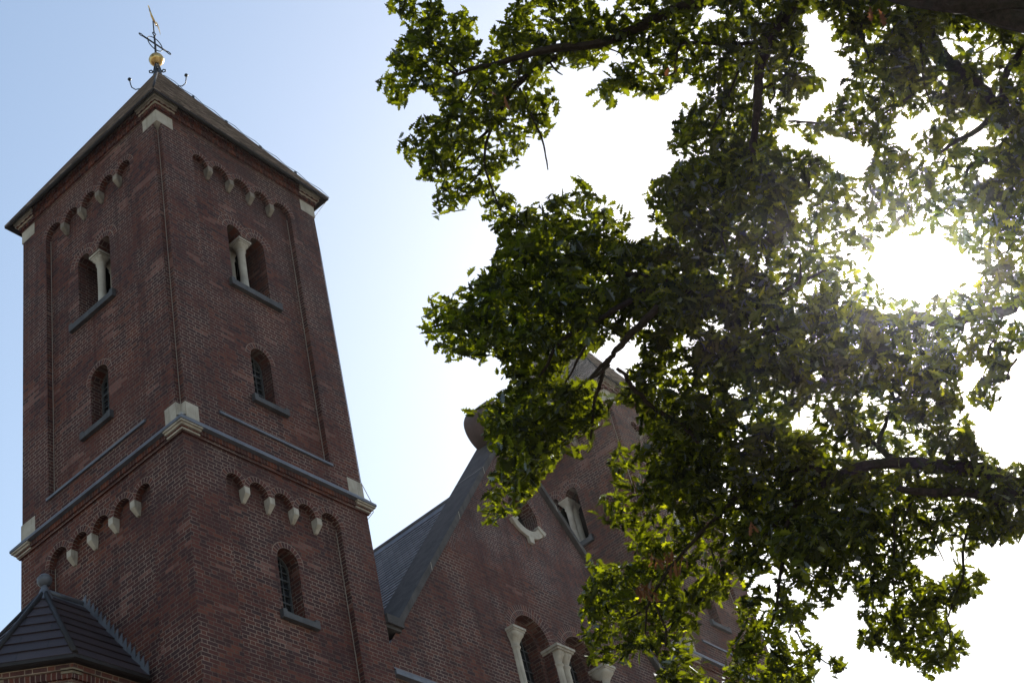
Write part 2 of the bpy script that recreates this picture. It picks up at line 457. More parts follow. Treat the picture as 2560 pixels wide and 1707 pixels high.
ZB, ZS, ZE, ZA = 16.08, 16.30, 23.50, 27.9
def tower(label):
    root = thing("bell_tower", label, "tower")
    w = MB()
    N = .10
    up_wins = {}
    for fi, T in enumerate((FR, FL)):
        # lower stage: front skin with arcaded panel, recessed skin with the window
        lp, arcs = panel_loop(1.2, 15.36)
        w.fill([rect(0, W, 0, 15.97), lp], 0, T); w.strip(lp, 0, REC, T)
        hole = []
        if fi == 0:
            hole = [arched_window(root, T, 1.775, 2.215, 13.38, 14.39, REC, 1.69, 2.43)]
        w.fill([rect(PL-.05, PR_+.05, 1.1, 15.62)]+hole, REC, T)
        for h in hole: w.strip(h, REC, REC+.3, T)
        # upper stage
        lq, arcq = panel_loop(16.62, 22.60)
        w.fill([rect(N, 3.875, 15.97, 23.64), lq], 0, T); w.strip(lq, 0, REC, T)
        lw = arched_window(root, T, 1.75, 2.20, 17.46, 18.43, REC, 1.66, 2.43)
        tw = arch_loop([(1.555, 1.885), (2.105, 2.435)], 20.0, 21.35)
        w.fill([rect(PL-.05, PR_+.05, 16.5, 22.9), lw, tw], REC, T)
        w.strip(lw, REC, REC+.3, T); w.strip(tw, REC, REC+.48, T)
        # twin belfry opening
        bo = MB()
        for k, (a, b) in enumerate(((1.555, 1.885), (2.105, 2.435))):
            for q in range(2):
                bo.ring((a+b)/2, 21.35, (b-a)/2+q*.107, (b-a)/2+.105+q*.105, 0 if k else 0, PI, REC-.003-.003*k-.001*q, REC+.05, T)
        b = bo.build("belfry_opening", SOLD, root)
        column("column", 1.995, REC+.155, 20.0, 21.35, .072, .29, .235, b, T)
        column("column", 1.995, REC+.43, 20.0, 21.35, .066, .23, .22, b, T)
        sill(b, T, 1.46, 2.64, 20.0, .125, REC)
        up_wins[fi] = tw
        # lead covered slope at the foot of the panel
        s = MB()
        P = [(REC+.02, 16.80), (-.035, 16.66), (-.035, 16.615), (REC+.02, 16.615)]
        for i in range(4):
            (d, z), (e, y) = P[i], P[(i+1) % 4]
            s.poly([T(PL, d, z), T(PR_+.03, d, z), T(PR_+.03, e, y), T(PL, e, y)])
        for a in (PL, PR_+.03): s.poly([T(a, d, z) for d, z in P])
        s.build("lead_slope", LEAD, root)
        # corbels and their little arches
        for zs, arcset in ((15.36, arcs), (22.60, arcq)):
            v = MB()
            for k, (a0, a1) in enumerate(arcset):
                v.ring((a0+a1)/2, zs, (a1-a0)/2-.001, (a1-a0)/2+.1, 0, PI, -.003-.003*(k % 2), .06, T, 14)
            v.build("arch_frieze", SOLD, root)
            for p in PIERS:
                c = MB(); h = .053
                c.box((p-h, -.018, zs-.115), (p+h, REC+.02, zs+.002), T)
                lo = [T(p-h+.001, -.018, zs-.115), T(p+h, -.018, zs-.115), T(p+h, REC+.02, zs-.115), T(p-h, REC+.02, zs-.115)]
                hi = [T(p-.03, REC-.03, zs-.235), T(p+.03, REC-.03, zs-.235), T(p+.03, REC+.02, zs-.235), T(p-.03, REC+.02, zs-.235)]
                for i in range(4):
                    j = (i+1) % 4; c.poly([lo[i], lo[j], hi[j], hi[i]])
                c.poly(hi)
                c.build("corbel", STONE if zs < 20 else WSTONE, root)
    # notch along the near corner of the upper stage
    w.poly([(N, 0, 15.97), (N, N, 15.97), (N, N, 23.64), (N, 0, 23.64)])
    w.poly([(0, N, 15.97), (N, N, 15.97), (N, N, 23.64), (0, N, 23.64)])
    # far faces
    w.poly([(W, 0, 0), (W, W, 0), (W, W, 15.97), (W, 0, 15.97)]); w.poly([(0, W, 0), (W, W, 0), (W, W, 15.97), (0, W, 15.97)])
    w.poly([(3.875, 0, 15.97), (3.875, 3.875, 15.97), (3.875, 3.875, 23.64), (3.875, 0, 23.64)])
    w.poly([(0, 3.875, 15.97), (3.875, 3.875, 15.97), (3.875, 3.875, 23.64), (0, 3.875, 23.64)])
    w.build("wall", BRICK, root)
    pt = MB(); pt.box((N-.007, N-.007, 16.2), (N+.001, N+.001, 23.3))
    for T in (FR, FL):
        for z0, z1 in ((1.2, 15.36), (16.7, 22.6)):
            pt.box((PR_-.007, REC-.007, z0), (PR_+.001, REC+.001, z1), T); pt.box((PL-.001, REC-.007, z0), (PL+.007, REC+.001, z1), T)
    pt.build("pointing", POINT, root)
    # near-black sheets behind the openings, belfry shade put into their colour
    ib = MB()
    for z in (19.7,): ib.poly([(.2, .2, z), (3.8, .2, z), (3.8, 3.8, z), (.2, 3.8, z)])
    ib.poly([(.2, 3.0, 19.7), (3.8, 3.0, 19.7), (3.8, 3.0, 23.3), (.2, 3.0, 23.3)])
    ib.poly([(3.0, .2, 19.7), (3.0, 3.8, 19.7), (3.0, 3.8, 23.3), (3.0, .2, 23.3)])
    ib.build("belfry_shade_sheets", DARKIN, root)
    # string course between the stages
    s = MB(); b = MB(); d = MB()
    for T in (FR, FL):
        soldier_run(d, T, -.06, W+.06, 15.955, 16.045, -.055, .01, alt=.0)
        b.box((-.03, -.03, 15.90), (W+.03, .01, 15.955), T)
        P = [(.02, 16.31), (-.125, 16.10), (-.125, 16.045), (.02, 16.045)]
    # lead weathering as a mitred ring
    prof = [(.03, 16.30), (-.13, 16.095), (-.13, 16.05), (.03, 16.045)]
    def mitre(mb, prof, lo, hi, uv=False):
        for i in range(len(prof)-1):
            (d0, z0), (d1, z1) = prof[i], prof[i+1]
            A = [(lo+d0, lo+d0, z0), (hi-d0, lo+d0, z0), (hi-d0, hi-d0, z0), (lo+d0, hi-d0, z0)]
            B = [(lo+d1, lo+d1, z1), (hi-d1, lo+d1, z1), (hi-d1, hi-d1, z1), (lo+d1, hi-d1, z1)]
            for q in range(4): mb.poly([A[q], A[(q+1) % 4], B[(q+1) % 4], B[q]])
    mitre(s, prof, 0, W); s.build("lead_string_course", LEAD, root)
    b.build("string_moulding", BRICK, root); d.build("string_soldier_course", SOLD, root)
    def corner_block(name, z0, z1, prof_d, ext, corners):
        """stone wrapped round a corner; prof_d [(proud, z0, z1)...]"""
        for cx, cy in corners:
            c = MB()
            sx = 1 if cx == 0 else -1; sy = 1 if cy == 0 else -1
            for pr, a, e, ex in prof_d:
                x0, x1 = sorted((cx-sx*pr, cx+sx*ex)); y0, y1 = sorted((cy-sy*pr, cy+sy*.3))
                c.box((x0, y0, a), (x1, y1, e))
                x0, x1 = sorted((cx-sx*(pr-.001), cx+sx*.3)); y0, y1 = sorted((cy-sy*(pr-.001), cy+sy*ex))
                c.box((x0, y0, a+.0005), (x1, y1, e-.0005))
            c.build(name, STONE, root)
    near = ((0, 0), (W, 0), (0, W))
    corner_block("corner_stone", 0, 0, [(.004, 16.18, 16.55, .355)], 0, near[1:])
    c = MB(); p_ = .004; E_ = .355
    for P0, P1, zt0, zt1 in (((N, -p_), (E_, -p_), 16.55, 16.55), ((E_, -p_), (E_, .1), 16.55, 16.55), ((-p_, N), (-p_, E_), 16.55, 16.55), ((-p_, E_), (.1, E_), 16.55, 16.55), ((N-.004, -p_), (N-.004, N-.004), 16.55, 16.55), ((-p_, N-.004), (N-.004, N-.004), 16.55, 16.55)):
        c.poly([(*P0, 16.18), (*P1, 16.18), (*P1, zt1), (*P0, zt0)])
    c.poly([(N, -p_, 16.55), (E_, -p_, 16.55), (E_, .1, 16.55), (N, .1, 16.55)]); c.poly([(-p_, N, 16.55), (-p_, E_, 16.55), (.1, E_, 16.55), (.1, N, 16.55)])
    c.poly([(-p_, -p_, 16.24), (N, -p_, 16.30), (N-.004, N-.004, 16.42)]); c.poly([(-p_, -p_, 16.24), (N-.004, N-.004, 16.42), (-p_, N, 16.30)])
    c.build("corner_stone", STONE, root)
    st = MB(); apx = (N, N, 22.90)                       # pointed stop where the notch ends under the eaves stone
    for A_, B_ in (((-.003, N, 23.045), (-.003, -.003, 23.045)), ((-.003, -.003, 23.045), (N, -.003, 23.045))): st.poly([A_, B_, apx])
    st.build("notch_stop", WSTONE, root)
    corner_block("corner_moulding", 0, 0, [(.05, 15.93, 15.985, .25), (.085, 15.985, 16.02, .29), (.115, 16.02, 16.052, .31)], 0, near)
    # eaves
    e = MB(); f = MB()
    for T in (FR, FL):
        f.box((-.018, -.018, 23.335), (W+.018, .01, 23.37), T)
        soldier_run(e, T, -.04, W+.04, 23.37, 23.46, -.04, .01)
        f.box((-.055, -.055, 23.46), (W+.055, .01, 23.492), T)
        soldier_run(e, T, -.08, W+.08, 23.492, 23.582, -.08, .01)
        f.box((-.10, -.10, 23.582), (W+.10, .01, 23.625), T)
    e.build("dentil_course", SOLD, root); f.build("eaves_moulding", BRICK, root)
    corner_block("corner_stone", 0, 0, [(.006, 23.04, 23.455, .37)], 0, near)
    corner_block("corner_moulding", 0, 0, [(.060, 23.455, 23.50, .40), (.100, 23.50, 23.575, .41), (.125, 23.575, 23.63, .42)], 0, near)
    # roof
    q = .234; gz = 23.505
    gut = MB(); mitre(gut, [(.02, 23.63), (-.135, 23.63), (-q+.03, gz-.004), (-q, gz+.012), (-q, gz+.045), (-q+.03, gz+.045)], 0, W)
    gut.build("eaves_gutter", DARKM, root)
    r = MB(); A = Vector((W/2, W/2, ZA)); z0 = gz+.048; k = q-.008
    cs = [(-k, -k, z0), (W+k, -k, z0), (W+k, W+k, z0), (-k, W+k, z0)]
    for i in range(4): courses(r, cs[i], cs[(i+1) % 4], A, A, 42, .026)
    rf = r.build("roof", SLATE, root)
    for i in range(4):
        h = MB(); c = Vector(cs[i]); h.tube([c.lerp(A, t)+Vector((0, 0, .012)) for t in (0, .5, .98)], .022, 6)
        h.build("hip_ridge", DARKM, rf)
    # iron hooks near the top of the hips
    for i in (1, 3):
        c = Vector(cs[i]); p = c.lerp(A, .885); o = (c-A); o.z = 0; o.normalize()
        h = MB(); h.tube([p, p+o*.13+Vector((0, 0, -.02)), p+o*.2+Vector((0, 0, .06)), p+o*.22+Vector((0, 0, .17)), p+o*.235+Vector((0, 0, .31))], .012, 7)
        h.lathe(p+o*.235+Vector((0, 0, .33)), [(0, -.04), (.03, -.025), (.042, 0), (.03, .03), (0, .04)], 10)
        h.build("roof_hook", IRON, rf)
    # lightning conductor down the right hip and the corner
    l = MB(); c = Vector(cs[1]); o = Vector((.04, -.04, .05))
    pts = [A.lerp(c, t)+o*(1 if k % 2 else .55) for k, t in enumerate(np.linspace(.03, 1, 17))]
    pts += [Vector((W+.03, .05, 23.1)), Vector((W+.012, .02, 22)), Vector((W+.012, .02, 16.6)), Vector((W+.135, -.03, 16.2)), Vector((W+.135, -.03, 16.0)), Vector((W+.015, .1, 15.8)), Vector((W+.015, .1, 2))]
    l.tube(pts, .006, 5)
    for t in (.22, .42, .62, .82): l.box(A.lerp(c, t)-Vector((.025, .025, .01)), A.lerp(c, t)+Vector((.025, .025, .07)))
    l.build("lightning_conductor", IRON, root)
    return root

GAP = 9.5736
T1 = tower("brick bell tower standing free on the left, gilded ball and cross on its roof")
T2 = copy_tree(T1); T2.location = (W+GAP, 0, 0)
T2['label'] = "brick bell tower behind the oak leaves, its belfry opening just right of the gable"
T1['group'] = T2['group'] = "twin bell towers of the church"

# ------------------------------------------------------------------ finial on the near tower
fin = thing("finial_cross", "iron cross with gilded ball and rooster vane on the tip of the left tower roof", "weathervane", (W/2, W/2, ZA))
f = MB(); f.lathe((0, 0, 0), [(.11, -.18), (.085, .02), (.055, .10), (.05, .26)], 14)
for k in range(4):
    t = PI/4+k*PI/2; o = Vector((math.cos(t), math.sin(t), 0))
    f.tube([o*.05+Vector((0, 0, .22)), o*.075+Vector((0, 0, .06)), o*.115+Vector((0, 0, -.01)), o*.165+Vector((0, 0, .01)), o*.17+Vector((0, 0, .065)), o*.125+Vector((0, 0, .085)), o*.105+Vector((0, 0, .05))], .015, 6)
f.build("stem", IRON, fin)
b = MB(); rr = .158; b.lathe((0, 0, .43), [(rr*math.sin(t), -rr*math.cos(t)) for t in np.linspace(.0, PI, 19)], 32)
b.lathe((0, 0, .43), [(.158, -.01), (.163, 0), (.158, .01)], 32); b.build("gilded_ball", GOLD, fin)
c = MB(); zc = .985; S = .335
for sgn in (-1, 1):
    c.tube([(sgn*.014, 0, .60), (sgn*.014, 0, 1.30)], .012, 6)
    c.tube([(-S, 0, zc+sgn*.014), (S, 0, zc+sgn*.014)], .012, 6)
c.tube([(.2*math.cos(t), 0, zc+.2*math.sin(t)) for t in np.linspace(0, 2*PI, 25)], .011, 6, False)
def loop(cx, cz, ax, az):
    c.tube([(cx+ax*math.cos(t), 0, cz+az*math.sin(t)) for t in np.linspace(0, 2*PI, 13)], .011, 6, False)
loop(-S-.045, zc, .055, .032); loop(S+.045, zc, .055, .032); loop(0, 1.335, .045, .045)
c.tube([(0, 0, .58), (0, 0, .9)], .025, 8); c.tube([(0, 0, 1.36), (0, 0, 1.80)], .015, 8)
c.build("cross", IRON, fin)
# rooster: flat gilded sheet with a swelling body, standing on the rod, turned along the street
v = MB()
body = [(-.17, 2.19), (-.135, 2.12), (-.125, 2.05), (-.085, 1.95), (-.03, 1.87), (.02, 1.83), (.07, 1.80), (.12, 1.74), (.135, 1.78), (.10, 1.86), (.06, 1.91), (.01, 1.945), (-.03, 1.98), (-.075, 2.07), (-.10, 2.15), (-.12, 2.18)]
tail = [(.09, 1.84), (.125, 1.92), (.165, 1.95), (.215, 1.90), (.26, 1.80), (.28, 1.70), (.275, 1.60), (.25, 1.69), (.215, 1.76), (.17, 1.80), (.13, 1.80)]
TR = lambda a, d, z: (a*.93, a*.3+d, z)
for pl, th in ((body, .009), (tail, .004)): v.prism(pl, -th, th, TR)
v.tube([TR(-.10, 0, 2.08), TR(-.05, 0, 1.95), TR(.03, 0, 1.87), TR(.11, 0, 1.80)], [.012, .022, .026, .01], 10)
v.build("rooster", GOLD, fin)

# ------------------------------------------------------------------ gabled church front and nave between the towers
GX, GY = W+GAP/2, .07
nave = thing("church_nave", "gabled brick church front with a steep stone coping, right of the left tower", "church", (GX, 0, 0))
X0, X1 = -GAP/2, GAP/2
KS, ZP = 1.33, 19.95
OFF = lambda a, d, z: (a, d+GY, z)
zg = lambda a, dz=0: ZP-KS*abs(a)-dz
LOWZ = 16.1
ar = [(-1.227, -.227), (.223, 1.223)]
holes = [arch_loop([a], 10.6, 14.79, 21) for a in ar]
w = MB()
w.fill([[(X0, 0), (X1, 0), (X1, zg(X1, .17)), ((ZP-.17-LOWZ)/KS, LOWZ), (-(ZP-.17-LOWZ)/KS, LOWZ), (X0, zg(X0, .17))]]+holes, 0, OFF)
for h in holes: w.strip(h, 0, .5, OFF)
w.build("wall", BRICKG, nave)
oc = [(.43*math.cos(t), 17.86+.43*math.sin(t)) for t in np.linspace(0, 2*PI, 33)[:-1]]
hw = (ZP-.17-LOWZ)/KS
gw = MB(); gw.fill([[(-hw, LOWZ), (hw, LOWZ), (0, ZP-.17)], oc], 0, OFF); gw.strip(oc, 0, .4, OFF)
gw.build("gable_wall", BASKET, nave, "gable top laid in small squares of flat and upright bricks")
wi = MB(); wi.ring(0, 17.86, .43, .57, 0, 2*PI, -.004, .05, OFF, 40); oi = wi.build("round_window", SOLD, nave)
gl = MB(); gl.fill([oc], .3, OFF); gl.build("pane", GLASS, oi)
st = MB(); st.ring(0, 17.86, .432, .60, -PI/2-.92, -PI/2+.92, -.05, .1, OFF, 26)
for e in (-.92, .92):
    t = -PI/2+e; st.prism([(r_*math.cos(t+q_), 17.86+r_*math.sin(t+q_)) for r_, q_ in ((.40, -.09), (.63, -.09), (.63, .09), (.40, .09))], -.075, .05, OFF)
st.prism([(-.085, 17.27), (-.06, 17.13), (.06, 17.13), (.085, 17.27)], -.06, .03, OFF)
st.build("stone_hood", STONE, oi)
for k, (a, b) in enumerate(ar):
    lp = holes[k]
    fr = leaded(lp, .42, OFF, 4, 22).build("window", CAME, nave)
    p = MB(); p.fill([lp], .435, OFF); p.build("pane", GLASS, fr)
    r = MB(); r.ring((a+b)/2, 14.79, (b-a)/2, (b-a)/2+.215, 0, PI, -.004-.003*k, .06, OFF, 28); r.build("brick_arch", SOLD, fr)
    io = MB(); io.ring((a+b)/2, 14.79, (b-a)/2-.11, (b-a)/2, 0, PI, .2, .45, OFF, 24)
    for e, sg in ((a, 1), (b, -1)): io.box((min(e, e+sg*.11), .2, 10.6), (max(e, e+sg*.11), .45, 14.79), OFF)
    io.build("inner_arch", BRICKG, fr)
for name, xs, w_ in (("column", (-1.33,), .36), ("coupled_column", (-.105, .10), .54), ("column", (1.33,), .36)):
    c = MB(); cx = sum(xs)/len(xs); y = -.05
    if len(xs) == 1:
        capital(c, (cx, GY+.02), 14.79, w_, .33, .10, ws=.42)
    else:
        c.box((cx-w_/2, GY-.19, 14.74), (cx+w_/2, GY+.23, 14.789)); c.box((cx-w_/2+.03, GY-.165, 14.70), (cx+w_/2-.03, GY+.2, 14.74))
        for x in xs: capital(c, (x, GY+.02), 14.78, .25, .33, .088, ws=.38)
    for x in xs:
        c.lathe((x, GY+.02, 0), [(.105, 14.47), (.118, 14.45), (.095, 14.425), (.088, 14.39), (.088, 10.75), (.14, 10.7), (.14, 10.6)], 18)
    c.build(name, STONE, nave)
ws = MB(); ws.box((-1.7, -.1, 10.45), (1.7, .3, 10.60), OFF); ws.build("sill", BLUE, nave)
# coping: both rakes with kneelers
for s in (-1, 1):
    cp = MB(); a1, a0 = s*(GAP/2-.01), s*.02
    cp.prism([(a0, zg(a0)), (a0, zg(a0, .17)), (s*4.447, 13.87), (s*4.58, 13.87)], -.10, .62, OFF)
    # worn joints between the coping stones
    cpo = cp.build("coping", COPING, nave)
    kn = MB(); x0, x1 = sorted((s*4.40, a1))
    kn.box((x0, -.11, 13.84), (x1, .53, 14.0), OFF); kn.box((x0+.03*(s > 0), -.06, 13.78), (x1-.03*(s < 0), .40, 13.84), OFF)
    kn.build("kneeler", COPING, cpo)
    for t in (.25, .5, .75):
        a = s*(4.5*t); j = MB(); n = Vector((s*KS, 0, 1)).normalized()
        dx = .006
        j.prism([(a-dx, zg(a-dx, -.004)), (a-dx, zg(a-dx, .16)), (a+dx, zg(a+dx, .16)), (a+dx, zg(a+dx, -.004))], -.103, .623, OFF)
        j.build("joint", POINT, cpo)
ap = MB()                                            # round cap stone on the apex, axis at right angles to the front
prof = [(.0, -.17), (.30, -.17), (.34, -.15), (.36, -.10), (.44, -.10), (.49, -.07), (.51, -.01), (.51, .50), (.47, .56), (0, .56)]
n = 40
for i in range(len(prof)-1):
    (r0, y0), (r1, y1) = prof[i], prof[i+1]
    for k in range(n):
        t0, t1 = 2*PI*k/n, 2*PI*(k+1)/n
        p = lambda r, t, y: OFF(r*math.cos(t), y, 20.15+r*math.sin(t))
        q = [p(r0, t0, y0), p(r0, t1, y0), p(r1, t1, y1), p(r1, t0, y1)]
        if r0 == 0: q = q[1:]
        if r1 == 0: q = q[:3]
        ap.poly(q, None, True)
ap.build("apex_stone", plain_mat("red_sandstone", (.075, .052, .05), (.12, .085, .08), 4, .75, .3), nave)
# lead covered ledge low on the front
for s in (-1, 1):
    ld = MB(); x0, x1 = sorted((s*(GAP/2-.01), s*1.75))
    ld.prism([(x0, 12.93), (x1, 12.93), (x1, 13.0), (x0, 13.0)], -.1, 0, OFF)
    ld.poly([OFF(x0, -.1, 13.0), OFF(x1, -.1, 13.0), OFF(x1, .002, 13.12), OFF(x0, .002, 13.12)])
    ld.build("lead_ledge", LEAD, nave)
# nave roof behind the gable
ZR = 19.17; L0, L1 = .35, 22
for s in (-1, 1):
    rf = MB(); xe = s*GAP/2; ze = ZR-KS*GAP/2
    courses(rf, (xe, L0, ze), (xe, L1, ze), (0, L0, ZR), (0, L1, ZR), 48, .02)
    rf.build("roof", SLATEB, nave)
    sw_ = MB(); sw_.poly([(xe*.995, .5, 0), (xe*.995, L1, 0), (xe*.995, L1, ze), (xe*.995, .5, ze)]); sw_.build("side_wall", BRICK, nave)
rg = MB(); rg.prism([(-.2, ZR-.23), (0, ZR+.035), (.2, ZR-.23), (0, ZR-.03)], L0, L1, lambda a, d, z: (a, d, z)); rg.tube([(0, L0, ZR+.04), (0, L1, ZR+.04)], .045, 8)
rg.build("lead_ridge", LEAD, nave)

# ------------------------------------------------------------------ polygonal turret at the foot of the left tower
tur = thing("stair_turret", "low eight-sided brick turret with dark pointed roof against the left tower", "turret", (-.65, 2.41, 0))
AP, ZEV, ZRG = 1.32, 12.34, 14.23
def octo(r, z, xlim=.65):
    pts = []
    for k in range(8):
        t = PI/8+k*PI/4; rr = r/math.cos(PI/8); pts.append((rr*math.cos(t), rr*math.sin(t)))
    # keep the corners on the -x side and end the flanks at the tower wall
    keep = [p for p in pts if p[0] < .6*r/AP*.9]
    keep = sorted(keep, key=lambda p: math.atan2(p[1], -p[0]-0.0))
    lo = [(xlim, keep[0][1], z)]+[(x, y, z) for x, y in keep]+[(xlim, keep[-1][1], z)]
    return lo
wl = MB(); a = octo(1.17, 0); b = octo(1.17, 12.22)
for i in range(len(a)-1): wl.poly([a[i], a[i+1], b[i+1], b[i]])
wl.build("wall", BRICKC, tur)
def band(r0, z0, r1, z1):
    mb = MB(); A, B = octo(r0, z0), octo(r1, z1); C, D = octo(r0-.1, z0), octo(r1-.1, z1)
    for i in range(len(A)-1):
        n_ = (Vector(A[i+1])-Vector(A[i])).length
        mb.poly([A[i], A[i+1], B[i+1], B[i]], [(0, .02), (n_, .02), (n_, .06), (0, .06)])
        mb.poly([A[i], A[i+1], C[i+1], C[i]], [(0, .02), (n_, .02), (n_, .06), (0, .06)])
        mb.poly([B[i], B[i+1], D[i+1], D[i]], [(0, .02), (n_, .02), (n_, .06), (0, .06)])
    return mb
band(1.195, 12.03, 1.195, 12.075).build("cornice_moulding", BRICKC, tur)
band(1.22, 12.08, 1.235, 12.18).build("soldier_course", SOLD, tur)
band(1.26, 12.18, 1.275, 12.262).build("cornice_moulding", BRICKC, tur)
for i in range(1, len(a)-1):                      # stone at each corner
    cb = MB()
    for r, z0, z1, ln in ((1.20, 11.985, 12.03, .17), (1.24, 12.14, 12.18, .15), (1.265, 12.18, 12.262, .16)):
        A = octo(r, z0); C = octo(r-.14, z0); p = Vector(A[i]); q = Vector(C[i])
        d0 = (Vector(A[i-1])-p).normalized()*ln; d1 = (Vector(A[i+1])-p).normalized()*ln
        lo = [p+d0, p, p+d1, q+d1*.8, q, q+d0*.8]; up_ = Vector((0, 0, z1-z0))
        for k in range(6): cb.poly([lo[k], lo[(k+1) % 6], lo[(k+1) % 6]+up_, lo[k]+up_])
        cb.poly(lo); cb.poly([v_+up_ for v_ in lo])
    cb.build("corner_stone", TSTONE, tur)
gt = MB(); P = [octo(1.24, 12.262), octo(1.345, 12.268), octo(1.38, 12.285), octo(1.38, 12.335), octo(1.33, 12.34)]
for k in range(len(P)-1):
    for i in range(len(a)-1): gt.poly([P[k][i], P[k][i+1], P[k+1][i+1], P[k+1][i]])
gt.build("gutter", DARKM, tur)
rf = MB(); ev = octo(1.37, 12.33); A = Vector((-.02, 0, ZRG)); Bk = Vector((.65, 0, ZRG))
for i in range(len(ev)-1):
    first, last = i == 0, i == len(ev)-2
    courses(rf, ev[i], ev[i+1], Bk if first else A, Bk if last else A, 8, .02)
tr = rf.build("roof", TILE, tur)
for i in range(1, len(ev)-1):
    h = MB(); c = Vector(ev[i]); h.tube([c.lerp(A, t)+Vector((0, 0, .02)) for t in (0, .5, 1)], .042, 8); h.build("hip_roll", DARKM, tr)
h = MB(); h.tube([A+Vector((0, 0, .02)), Bk+Vector((0, 0, .02))], .045, 8)
for s in (-1, 1): h.poly([A, Bk, Bk+Vector((0, s*.09, -.10)), A+Vector((0, s*.09, -.10))])
h.build("lead_ridge", LEAD, tr)
fn = MB(); fn.lathe(A, [(.19, -.25), (.17, -.23), (.10, -.06), (.055, .06), (.045, .10)], 20)
rb = .108; fn.lathe(A+Vector((0, 0, .20)), [(rb*math.sin(t), -rb*math.cos(t)) for t in np.linspace(0, PI, 15)], 24)
fn.lathe(A+Vector((0, 0, .20)), [(.106, .028), (.112, .035), (.106, .042)], 24)
fn.build("ball_finial", LEAD, tr)
for s, e in ((-1, ev[0]), (1, ev[-1])):              # stepped lead soakers up the tower wall
    fl = MB(); e = Vector(e); nst = 16
    for k in range(nst):
        p0 = e.lerp(Bk, k/nst); p1 = e.lerp(Bk, (k+1)/nst); x = .65-.012-.0015*(k % 2)
        t0, t1 = p1.z+.135, p1.z+.065
        fl.poly([(x, p0.y, p0.z-.01), (x, p1.y, p1.z-.01), (x, p1.y, t1), (x, p0.y, t0)])
        fl.poly([(x, p0.y, p0.z-.01), (x, p0.y, t0), (.65, p0.y, t0), (.65, p0.y, p0.z-.01)])
        fl.poly([(x, p1.y, t1), (x, p0.y, t0), (.65, p0.y, t0), (.65, p1.y, t1)])
        fl.poly([(x, p1.y, p1.z-.01), (x, p1.y, t1), (.65, p1.y, t1), (.65, p1.y, p1.z-.01)])
    fl.build("stepped_flashing", LEAD, tr)
# ------------------------------------------------------------------ oak in front of the church
# Outlines of the leafy boughs are kept in picture coordinates of the 2560 px view and given real distance, size and thickness here.
FRM = {'s': (0, 0, 1), '6': (900, 0, 2.6133), 'm': (1000, 440, 2.94), 'r': (1760, 440, 2.94), 't': (1700, 0, 3.92), '7': (1650, 0, 2.5846),
       '8': (1650, 900, 1.943), 'b': (1400, 1250, 3.4317), '4': (900, 800, 2.4758)}
def px(spec):
    out = []
    for part in spec.split('|'):
        k, rest = part.strip().split(' ', 1); ox, oy, sc = FRM[k]
        nums = [float(q) for q in rest.replace(',', ' ').split()]
        out += [(ox+nums[i]/sc, oy+nums[i+1]/sc) for i in range(0, len(nums), 2)]
    return out

